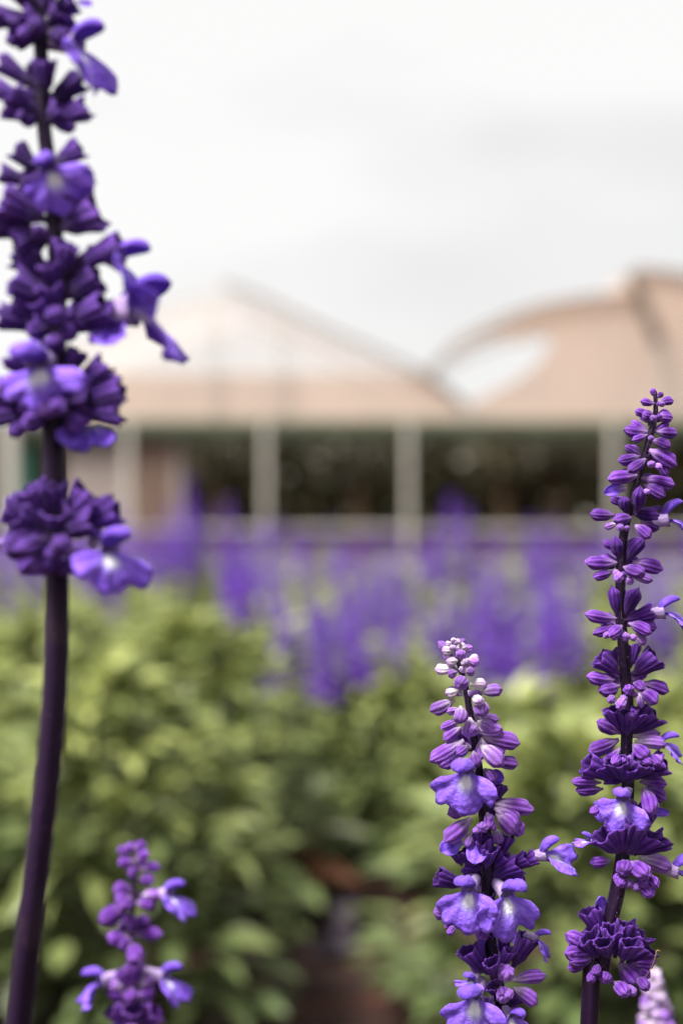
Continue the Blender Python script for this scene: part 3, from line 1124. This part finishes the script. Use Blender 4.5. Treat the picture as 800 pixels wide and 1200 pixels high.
# ------------------------------------------------------------------ the close salvia spikes
class Spike:
    maxf = .6
    wk = 1.0

    def __init__(self, name_label, d, stem_px, stem_w, mats, seed, foot, category='flower spike'):
        self.d, self.q, self.mats = d, random.Random(seed), mats
        self.scale_px = d / F
        self.stem_px = stem_px
        pts = [P(x, y, d) for x, y in stem_px]
        last, prev = pts[-1], pts[-2]
        g = Vector((foot[0], foot[1], -.02))
        pts += [last.lerp(g, .35) + Vector(((last - prev).x * .5, 0, 0)), last.lerp(g, .7), g]
        self.root = empty('salvia_spike', (g.x, g.y, 0))
        tag(self.root, name_label, category)
        rad = [w / 2 * self.scale_px for w in stem_w]
        rad += [rad[-1]] * 3
        v, f = tube_along([p - self.root.location for p in pts], rad, 20, .09)
        ns_ = 20
        put('stem', mesh_from('stem', v, f, M_STEM, {'ridge': [0.5 + 0.5 * math.cos(4 * 2 * PI * (k % ns_) / ns_ + .5) for k in range(len(v))]}), self.root)
        # short pale hairs standing off the stem
        hv, hf = [], []
        qh = random.Random(seed + 500)
        for k in range(2600):
            i = qh.randrange(len(v) - ns_ * 20)
            o_ = v[i].lerp(v[i + ns_], qh.random()) if i + ns_ < len(v) else v[i]
            ring = (i // ns_) * ns_
            cen = sum((v[ring + j] for j in range(0, ns_, 5)), Vector()) / 4
            nrm = (v[i] - cen).normalized()
            h_ = nrm + Vector((qh.uniform(-.5, .5), qh.uniform(-.5, .5), qh.uniform(-.6, .6)))
            h_ = h_.normalized() * qh.uniform(.00018, .00042) * self.d / .35
            sd = h_.cross(Vector((0, 1, 0))).normalized() * .000022
            b0 = len(hv)
            hv += [o_ - sd, o_ + sd, o_ + h_]
            hf.append((b0, b0 + 1, b0 + 2))
        put('hairs', mesh_from('hairs', hv, hf, M_HAIR, smooth=False), self.root)['kind'] = 'stuff'

    def dirv(self, dx, dy, f):
        k = math.sqrt(max(0.0, 1 - f * f))
        n_ = math.hypot(dx, dy) or 1
        return Vector((dx / n_ * k, -f, -dy / n_ * k))

    def organ(self, kind, bx, by, tx, ty, w, f=0.0, mat=None):
        q = self.q
        L2 = math.hypot(tx - bx, ty - by)
        k = math.sqrt(max(0.05, 1 - f * f))
        if kind == 'c' and self.maxf < f:
            f = self.maxf
            k = math.sqrt(1 - f * f)
        L = L2 / k * self.scale_px
        dv = self.dirv(tx - bx, ty - by, f)
        base = P(bx, by, self.d)
        sx = self.stem_x(by)
        # bases in front of / behind the stem sit on its surface
        base.y -= f * 9 * self.scale_px + (0.002 if f > .5 else 0)
        W = w * self.scale_px * self.wk
        M3 = frame(dv, Vector((0, -1, 0)) if kind in 'cb' else Vector((0, -1, .3)), q.uniform(-.45, .45))
        M = Matrix.Translation(base - self.root.location) @ M3.to_4x4() @ Matrix.Diagonal((W, W, L, 1))
        if kind == 'c':
            me, nm = calyx_mesh(q.randrange(7), mat or self.mats[1]), 'calyx'
        elif kind == 'e':
            me, nm = petal_mesh(q.randrange(4)), 'petal'
        elif kind == 'p':
            me, nm = bud_mesh(q.randrange(4), mat or self.mats[1], True), 'calyx'
        elif kind == 'v':
            me, nm = bud_mesh(q.randrange(6), M_PALE), 'bud'
        elif kind == 'w':
            me, nm = bud_mesh(q.randrange(6), M_WHITE), 'bud'
        else:
            me, nm = bud_mesh(q.randrange(6), mat or self.mats[0]), 'bud'
        return put(nm, me, self.root, M)

    def stem_x(self, y):
        s = self.stem_px
        for (x0, y0), (x1, y1) in zip(s, s[1:]):
            if y0 <= y <= y1:
                return x0 + (x1 - x0) * (y - y0) / (y1 - y0)
        return s[0][0] if y < s[0][1] else s[-1][0]

    def flower(self, x, y, dx, dy, f, w, ls=1.0, roll=0.0, fwd=10):
        q = self.q
        dv = self.dirv(dx, dy, f)
        p = P(x, y, self.d)
        p.y -= f * fwd * self.scale_px
        M3 = frame(dv, Vector((0, 0, 1)), roll)
        W = w * self.scale_px
        t_ = put('flower', tube_mesh(), self.root, Matrix.Translation(p - self.root.location) @ M3.to_4x4() @ Matrix.Scale(W, 4))
        var = q.randrange(4)
        put('lower_lip', lip_mesh(var, f < .6), t_, Matrix.Diagonal((1, ls, 1, 1)))
        put('upper_lip', hood_mesh(q.randrange(3)), t_, Matrix.Diagonal((.72, .9, .95, 1)) if f < .6 else Matrix())

    def read(self, ox, oy, s, text):
        for ln in text.strip().splitlines():
            for ent in ln.split(';'):
                e = ent.split('#')[0].split()
                if not e:
                    continue
                k = e[0]
                a = [float(t) for t in e[1:]]
                X = lambda v: ox + v / s
                Y = lambda v: oy + v / s
                if k in 'bvwpce':
                    self.organ(k, X(a[0]), Y(a[1]), X(a[2]), Y(a[3]), a[4] / s, a[5] if len(a) > 5 else self.q.uniform(-.1, .25))
                elif k in 'nmo':      # blunt little bud that faces the lens
                    w = a[2] / s
                    kk = {'n': 'b', 'm': 'v', 'o': 'w'}[k]
                    x, y = X(a[0]), Y(a[1])
                    sx = self.stem_x(y)
                    dx = max(-1, min(1, (x - sx) / 14)) * .5 * w + self.q.uniform(-.1, .1) * w
                    self.organ(kk, x - dx, y - .25 * w, x + dx * .3, y + .12 * w, w, .9)
                elif k == 'F':
                    self.flower(X(a[0]), Y(a[1]), a[2], a[3], a[4], a[5] / s, a[6] if len(a) > 6 else 1.0, a[7] if len(a) > 7 else 0.0, a[8] if len(a) > 8 else 10)

    def filler(self, ys, w, L, kinds='bc', n_=4):
        """florets on the far side of each whorl"""
        q = self.q
        for y in ys:
            sx = self.stem_x(y)
            for k in range(n_):
                a = PI * (k + .5) / n_ + q.uniform(-.25, .25)
                f = -math.sin(a) * .9
                dx = math.cos(a)
                kind = q.choice(kinds)
                yy = y + q.uniform(-.15, .25) * L
                self.organ(kind, sx + dx * 3, yy, sx + dx * 3 + dx * L * .8, yy - L * q.uniform(.1, .55), w * (1.3 if kind == 'c' else .85) * q.uniform(.85, 1.1), f)


def map_pts(ox, oy, s, pts):
    return [(ox + x / s, oy + y / s) for x, y in pts]


# --- tallest sharp spike, right
A = (640, 440, 4.2875)
B = (660, 640, 4.614)
D = (620, 880, 3.75)
stem = map_pts(*A, [(545, 80), (546, 200), (520, 300), (488, 420), (452, 540), (418, 660), (390, 780), (374, 920)]) + \
    map_pts(*B, [(306, 350), (318, 500), (332, 700), (345, 830)]) + map_pts(*D, [(425, 30), (432, 150), (415, 400), (388, 600), (360, 720), (330, 850), (305, 1000), (262, 1200)])
sw = [4, 6, 7.5, 8, 8.5, 9, 10, 11, 11.5, 12, 12.5, 13, 13, 14, 15, 17, 17, 18, 19, 20]
rs = Spike('tallest sharp violet spike with dark open calyces along the right edge', .350, stem, sw, (M_BUD, M_DARK), 21, (.055, .352))
rs.read(*A, '''
b 545 108 530 65 32; b 556 115 582 86 30; b 540 142 470 130 44; b 562 140 634 126 46; m 555 152 34; n 540 150 26
b 536 208 478 192 55; m 512 222 38; b 552 205 632 214 62; n 545 215 36
b 512 284 392 272 62; b 505 298 428 326 42 .2; b 548 282 652 292 62; b 522 325 608 362 58 .45; m 500 320 34
b 472 405 362 430 58; b 492 420 395 485 58 .5; b 512 375 640 452 92 .2; b 550 425 600 502 54 .2; m 505 452 44; m 540 462 36
b 462 505 308 522 80 .1; b 472 515 630 552 76; b 482 548 578 608 70 .4; e 395 560 278 592 60 .2; v 405 565 342 574 38; p 452 690 447 555 72 .5; p 392 690 386 605 60 .2; m 485 585 30
b 348 702 220 696 62; b 425 715 332 728 66 .4; v 352 745 292 764 40; c 425 690 562 706 100; b 470 735 562 772 64; b 432 752 492 812 62 .6; m 382 768 34; m 342 764 40
p 362 925 340 805 74 .15; p 398 930 488 812 80; b 350 942 190 938 74; b 332 985 228 1012 54 .3; b 430 935 578 972 78 .1; b 372 960 452 990 76 .75; m 335 1010 56; v 415 1000 522 1030 52 .2; m 400 1028 44; m 325 985 34; n 365 1000 44
F 596 722 1 -.22 .2 250 .9
''')
rs.read(*B, '''
p 285 375 256 212 70 .1; p 325 380 402 222 92 .1; b 285 390 113 366 74; b 292 432 152 468 60 .3; b 300 425 225 472 70 .65; c 332 400 478 352 104 .1; b 345 415 452 462 76 .5; b 405 425 497 442 62; v 385 470 432 528 56 .3; m 312 482 56; m 205 470 40; m 355 488 40; m 245 478 40
F 528 356 1 -.2 .2 250 .85
c 300 690 185 595 130 .15; c 360 660 385 535 100 -.2; c 372 695 490 588 150 .2; c 310 660 285 560 80 -.3; b 272 722 122 700 78; b 302 752 184 775 84 .35; m 225 812 46; n 325 762 66; n 388 745 60; b 425 738 562 782 74 .1; b 405 775 488 838 82 .45; v 402 790 405 868 44 .5; m 275 835 62; m 300 810 40; m 365 790 38
c 338 1025 330 880 120 .5; c 325 1010 400 880 120 .4; n 330 905 56; c 318 1020 256 865 120 .2; c 355 1015 478 888 165 .2; b 305 1010 178 945 80 .2; b 295 1045 133 1104 88 .15; b 300 1090 212 1172 74 .4; v 372 1030 512 1010 62 .1; v 380 1055 540 1062 82 .2; b 360 1060 422 1120 92 .65; m 340 1132 50; m 392 1140 44; n 470 1138 58; m 300 1140 36; m 440 1130 36
F 530 1060 1 .05 .3 200 .8
''')
rs.read(*D, '''
c 405 120 360 20 120 .55; c 425 120 470 20 120 .55; b 420 190 440 290 74 .5; c 420 330 350 240 110 .2; c 435 330 520 250 110 .2; c 395 115 240 45 125 .2; c 380 110 300 50 110 .4; c 455 105 592 45 120 .2; c 440 110 520 50 110 .45; c 415 110 410 40 120 .7; n 390 25 44; m 432 30 36; n 490 25 44; m 545 18 38; n 350 22 50
b 312 138 182 128 50; b 322 165 200 168 54 .2; n 262 240 44; b 485 135 602 148 62; b 500 162 592 205 64 .2; b 488 150 508 250 80 .6; e 520 262 608 268 40 .2; p 520 300 540 255 60 .1
F 395 195 -.35 .25 .84 196 .95 -.15 26
c 400 450 308 350 140 .3; c 410 445 370 300 135 .45; c 425 450 450 285 135 .5; c 440 450 530 352 140 .35; c 455 455 597 378 105 .1; c 430 440 492 280 110 .1
F 262 392 -.62 -.2 .35 110 .6
b 355 478 263 485 54; n 392 492 84; n 468 492 82; v 478 468 612 508 80 .15; n 375 552 52; n 520 548 54; n 500 588 60; m 420 560 46; m 450 572 40; n 365 535 40; m 395 560 30; n 475 548 50
F 640 522 1 .1 .25 230 .85
''')
rs.read(*D, '''
e 318 730 300 632 68 .1; c 320 830 262 690 110 .1; c 345 830 330 690 90 -.2; b 300 860 158 800 74 .1; b 292 880 153 880 90 .2; b 285 905 168 912 60 .3; c 305 905 245 790 125 .45; c 345 905 350 752 105 .45; c 372 905 415 735 105 .3; c 395 910 420 800 115 .55; c 410 915 482 785 115 .3; c 425 930 520 850 115 .3; b 425 925 548 915 84 .15; b 250 932 168 955 52; n 245 958 44; n 310 968 62; b 392 925 462 1000 92 .45; n 385 1010 66; m 428 1020 44; n 270 930 46; b 460 950 520 985 60 .3; n 480 990 56; c 300 900 190 840 90 .3; c 330 890 300 800 100 .65
''')
rs.filler([490, 505, 535, 558, 595, 640], 13, 24, 'b')
rs.filler([665, 735, 800, 845, 910, 985, 1105], 17, 28, 'bc', 5)
sty = [P(737, 1154, .348), P(752, 1148, .345), P(762, 1135, .343), P(767, 1122, .342), P(769, 1114, .342), P(773, 1115, .342)]
v, f = tube_along([p - rs.root.location for p in sty], [.00008, .0001, .00011, .00011, .00014, .0001], 8, 0)
put('style', mesh_from('style', v, f, M_DRY), rs.root)

# --- pale-tipped spike, centre right
A = (480, 720, 4.4444)
B = (480, 940, 4.4444)
stem = map_pts(*A, [(225, 130), (240, 190), (258, 260), (290, 380), (310, 500), (336, 650), (356, 800)]) + \
    map_pts(*B, [(378, 20), (392, 130), (405, 260), (408, 400), (402, 600), (420, 750), (448, 900), (470, 1020), (485, 1170)])
stem += [(592, 1240)]
sw = [4, 5, 6, 7, 8, 9, 10, 11, 12, 13, 14, 14, 14, 14, 14, 14, 15]
ms = Spike('violet spike with whitish tip and drooping blue flowers, left of the tallest sharp one', .350, stem, sw, (M_BUD, M_DARK), 33, (.045, .356))
ms.mats = (calyx_mat('mauve_calyx', (0.54, 0.42, 0.58), (0.25, 0.085, 0.49), (0.32, 0.13, 0.60), (0.07, 0.016, 0.17)), M_DARK)
ms.read(*A, '''
o 221 128 34; w 215 150 186 150 32; w 235 150 262 137 34; o 235 140 30; w 222 186 166 190 54; w 255 186 298 165 48; m 255 200 60; o 215 168 40; o 240 172 36
w 248 240 187 242 52; o 285 240 56; w 300 235 358 236 58; m 330 232 44; w 222 282 132 286 64; v 245 298 200 312 52 .4; v 280 296 332 297 52 .3; m 252 342 80; o 262 275 40
w 312 362 396 360 56 .1; w 252 395 185 412 58 .1; v 368 405 474 388 74; v 232 445 107 505 76; v 262 495 192 505 44 .2; v 258 468 248 545 80 .6; v 345 435 368 510 84 .6; o 348 432 60; v 300 395 330 420 40 .4
v 345 525 458 545 56 .2; b 262 548 163 592 56; b 265 585 178 650 66 .2; v 312 535 298 625 90 .5; v 340 600 472 592 80 .3; b 375 635 567 668 94 .1; v 350 555 430 590 70 .4
b 280 655 103 755 86; b 255 705 152 782 82 .3; v 360 670 462 758 98 .55; b 425 672 488 722 64; b 418 755 560 778 78; v 372 640 362 740 70 .5; b 300 680 240 720 60 .5
F 290 800 -.3 .25 .86 290 .9 0 24
c 365 1010 352 895 105 .4; b 352 830 335 905 62 .6; p 345 765 368 690 62 .5; b 325 700 338 770 66 .6; m 318 585 52; b 385 800 430 860 70 .5; e 395 830 488 852 84 .1; c 425 985 465 880 110 .1; b 380 880 440 840 60 .2
b 442 985 634 1012 94 .1; b 438 1005 560 1085 96 .3; b 315 1005 198 1036 64 .1
''')
ms.read(*B, '''
b 318 15 196 58 72 .1; b 318 80 180 190 104 .25; m 360 105 64; v 318 150 288 222 54 .4; b 448 55 545 140 112 .4; b 500 95 585 158 82 .2; v 440 130 455 205 62 .5; m 410 60 40; m 330 120 40; n 425 110 40; b 395 40 400 110 62 .6; c 398 340 400 215 105 .5; c 380 250 340 150 90 .2; c 415 560 400 470 90 .3; c 420 700 470 620 90 .3; b 400 640 350 700 70 .4; c 450 1000 430 930 100 .5
e 275 205 155 250 96 .2; e 365 170 330 305 115 .5; c 412 345 378 175 110 .35; c 465 290 505 170 90 .1; c 270 330 245 262 90 .1; c 440 340 500 270 110 .2; c 330 330 290 240 100 .2
c 285 435 140 375 120 .15; c 420 390 560 300 120 .2; c 500 350 610 285 110 .15; c 580 320 655 282 90 .1; c 480 420 590 400 110 .2
F 300 428 -.3 .2 .88 268 .98 .08 26
F 492 452 .35 .25 .86 292 .95 -.1 26
b 200 565 124 570 76 .2; n 200 632 46; b 260 600 180 640 60 .3
F 700 268 .9 -.25 .3 250 .9 .3
c 405 890 292 742 145 .3; e 400 800 372 672 100 .2; c 490 820 494 685 84 -.1; c 535 860 612 688 130 .15; c 435 890 408 780 110 .6; v 492 910 490 825 100 .6; e 500 720 560 690 80 -.2; c 460 880 520 760 90 .2; c 400 880 340 760 100 .1
F 655 705 .75 .2 .35 170 .85 -.3
F 318 905 -.4 .1 .8 150 .3 0 20
b 528 930 706 904 80; b 535 965 655 1038 90 .2; m 500 960 60; n 470 955 70; v 480 1020 478 945 80 .6
F 330 985 -.3 .3 .84 292 .92 .1 24
F 520 1085 .35 .3 .8 180 1.0 -.2 22
c 470 1140 380 1060 110 .2; c 500 1060 560 1000 100 .1; b 420 1080 330 1130 80 .3; c 480 1150 560 1130 110 .1
''')
ms.filler([760, 782, 815, 845], 13, 24, 'v')
ms.filler([880, 950, 1020, 1040, 1130, 1190], 19, 32, 'bc', 5)

# --- large near spike, left
A = (0, 0, 3.077)
B = (0, 340, 3.077)
stem = [(48, -150), (47, -70), (46, 0), (47, 40), (50, 90), (52, 150), (60, 210), (65, 280), (68, 340), (67, 420), (63, 500), (63, 570), (66, 640), (67, 700), (65, 800), (57, 900), (42, 1030), (22, 1200)]
sw = [10, 12, 14, 15, 16, 16, 17, 18, 19, 20, 25, 26, 26, 27, 28, 28, 28, 29]
ls = Spike('large inky violet spike on a long bare curved stem at the left edge', .283, stem, sw, (M_INK, M_INK), 45, (-.12, .29))
ls.maxf = .38
ls.read(*A, '''
c 135 80 -25 60 95 .1; c 140 60 60 -40 95 .3; c 165 60 190 -50 95 .3; c 180 60 272 8 100 .1; c 130 90 40 110 80 .4; c 160 100 90 60 90 .6; c 175 90 230 50 90 .5; b 135 110 32 158 60 .2; b 165 110 80 150 60 .5; p 180 115 258 158 75 .3; b 160 90 140 140 70 .7; e 280 0 330 22 40
F 272 165 .92 .2 .42 270 .95 -.15
c 150 330 5 222 82 .1; c 140 400 -10 325 82 .2; c 150 440 55 352 100 .55; c 140 430 22 405 80 .3; c 165 350 172 232 105 .35; c 180 370 292 285 100 .1; c 170 450 318 392 95 .1; b 185 440 275 465 55 .1; c 150 300 110 230 70 -.2; b 140 420 90 450 60 .5; c 175 440 230 400 90 .6; b 110 440 80 430 50 .6
c 195 600 290 528 100 .1; c 205 670 330 622 80 .1; c 140 620 60 540 90 .1; c 120 660 5 632 75 .1; c 175 800 25 735 140 .4; c 210 830 362 765 160 .2; c 150 850 -20 800 120 .1; c 190 720 130 640 110 .5; c 200 760 240 700 110 .5; b 170 830 150 860 70 .6; c 180 640 190 560 90 -.2; c 160 840 60 880 100 .4; b 190 850 60 930 70 .1
F 190 620 .25 .5 .85 200 1.1 .5 26
c 225 985 440 880 115 .15; c 215 1010 255 890 120 .6; c 205 1000 50 935 80 .1; c 200 1080 55 1020 135 .3; c 230 1080 360 995 135 .2; c 210 1060 180 960 110 .5; b 150 960 130 900 50 .2
F 425 935 .9 .3 .3 260 .85 -.35
''')
ls.read(*B, '''
c 180 140 0 92 105 .1; c 180 110 50 45 110 .2; c 205 100 190 -10 115 .5; c 235 130 385 50 135 .2; c 240 140 425 90 115 .1; b 180 130 110 160 80 .4; c 230 130 300 100 110 .5; n 225 110 80; c 200 150 120 130 100 .5; b 220 140 280 165 80 .4; c 190 120 150 40 100 .5
e 310 120 460 182 120 .2; e 340 130 380 190 90 .3
F 462 75 .95 -.2 .18 385 .9 -.5
p 205 250 205 165 75 .5
c 230 340 285 218 90 .15; c 250 370 385 268 100 .1; c 240 420 448 355 115 .1; c 240 440 440 450 95 .1; c 150 430 -20 450 120 .1; c 150 340 50 230 110 .1; c 160 360 105 210 110 .1; c 160 410 -10 360 120 .1; c 200 400 250 330 120 .5; c 180 420 90 400 120 .5; c 220 430 340 400 120 .4; b 180 440 95 500 75 .4; m 190 440 64; n 240 430 76; b 250 430 290 515 84 .4; b 120 460 45 525 62 .2; n 140 470 60; n 150 490 50; b 230 450 330 480 80 .3
F 165 278 -.15 .3 .82 300 .55 .1 32
e 268 480 260 578 115 .4; e 310 490 322 588 115 .4; e 345 490 392 572 95 .3
c 185 850 105 715 135 .2; c 165 860 20 790 130 .1; c 205 840 195 705 110 .5; c 225 850 325 725 145 .2; c 235 870 430 790 130 .1; c 180 870 80 800 130 .5; c 230 870 280 780 140 .55; c 215 880 360 820 130 .5; b 170 910 15 915 115 .15; b 160 890 50 870 90 .4; n 255 915 82; c 235 890 270 850 110 .3; b 160 930 85 1015 95 .3; b 210 930 160 1010 90 .6; c 200 900 120 900 120 .6; b 240 940 310 1010 90 .3; n 200 960 90; n 130 920 80; c 190 880 200 800 130 .7; b 220 960 250 1020 80 .5
F 400 935 .5 .18 .78 250 .72 -.12 26
F -5 915 -.8 .2 .4 120
''')
ls.filler([-60, -15, 35, 120, 230, 330], 26, 42, 'c', 5)
ls.filler([380, 470, 615], 32, 46, 'c', 7)
ls.read(0, 0, 1, 'c 48 -40 10 -70 30; c 48 -40 90 -70 30; c 48 -40 50 -80 30 .4; b 47 -90 30 -120 20; b 47 -90 68 -118 20; b 48 -130 40 -160 16; b 48 -130 58 -158 16; b 48 -145 48 -172 14')

# --- small blurred spike, bottom left
A = (0, 940, 2.6667)
stem = map_pts(*A, [(405, 150), (420, 250), (412, 380), (416, 480), (420, 600), (422, 700), (425, 800)])
Spike.wk = .82
ss = Spike('small blurred violet spike low before the bush, right of the long stem', .455, stem, [3, 5, 6, 7, 8, 9, 9], (M_BUD, M_BUD), 57, (-.066, .47))
ss.read(*A, '''
b 406 168 400 132 42; b 425 185 370 190 44; b 425 180 465 158 40; b 435 218 405 212 48 .4; b 440 210 498 204 46; b 430 240 484 242 44; b 418 280 360 258 60 .3; b 410 290 375 290 60 .6; b 410 310 316 368 70; b 425 315 485 320 56; n 400 300 60; v 445 290 500 284 50; b 415 345 400 370 50 .5
F 522 285 .95 -.1 .4 145 .85 -.3
b 408 425 340 412 58; b 420 415 508 408 50; n 440 450 66; b 420 430 375 440 50 .4; b 420 380 470 366 50; p 415 410 425 350 50 .4
F 325 550 -.85 .1 .45 145 .85 .3
F 512 540 .85 .1 .45 145 .85 -.3
v 400 575 335 560 56; v 430 575 490 552 56; b 410 595 335 595 62; b 425 600 485 592 56; n 420 585 60; c 418 590 420 500 80 .2; c 415 590 385 520 70 .2
c 418 700 350 640 95 .2; c 425 700 490 640 95 .2; c 420 700 420 625 100 .5; b 415 720 345 700 80; b 425 720 500 700 80; n 420 700 80; b 420 770 350 740 80; b 424 770 495 740 80; c 420 760 425 690 100 .4
''')
ss.filler([1000, 1020, 1050, 1095, 1195], 18, 22, 'b', 3)

# --- pale blurred spike, bottom right corner
stem = [(764, 1136), (766, 1160), (769, 1200), (772, 1260)]
Spike.wk = 1.0
ps = Spike('pale lilac blurred spike tip in the bottom right corner', .47, stem, [3, 5, 7, 8], (M_PALE, M_PALE), 63, (.105, .48))
q = ps.q
for i in range(9):
    y = 1140 + i * 11
    x = ps.stem_x(y)
    L = 9 + 2.4 * i if i < 7 else 26
    for k in range(7):
        a = 2 * PI * k / 7 + i * .5
        f_ = math.sin(a) * .85
        dx = math.cos(a)
        ps.organ('w' if i < 3 or q.random() < .4 else 'v', x, y, x + dx * L, y - L * .35 * q.random() + 1, 8 + .8 * i, f_)

# a few lower leaves on the close stems, below the frame
for sp in (rs, ms, ls, ss, ps):
    q = sp.q
    st_o = [o for o in sp.root.children if o.name.startswith('stem')][0]
    for k in range(8):
        z = .06 + .035 * k
        vs = [v_.co for v_ in st_o.data.vertices if abs(v_.co.z - z) < .03]
        if not vs:
            continue
        c0 = sum(vs, Vector()) / len(vs)
        a = k * 1.57 + q.uniform(-.3, .3)
        d = Vector((math.cos(a), math.sin(a), q.uniform(.1, .6)))
        put('leaf', LEAVES[k % 8], sp.root, Matrix.Translation(c0) @ frame(d, Vector((0, 0, 1))).to_4x4() @ Matrix.Scale(q.uniform(.045, .065), 4))
print('objects', len(S.objects))
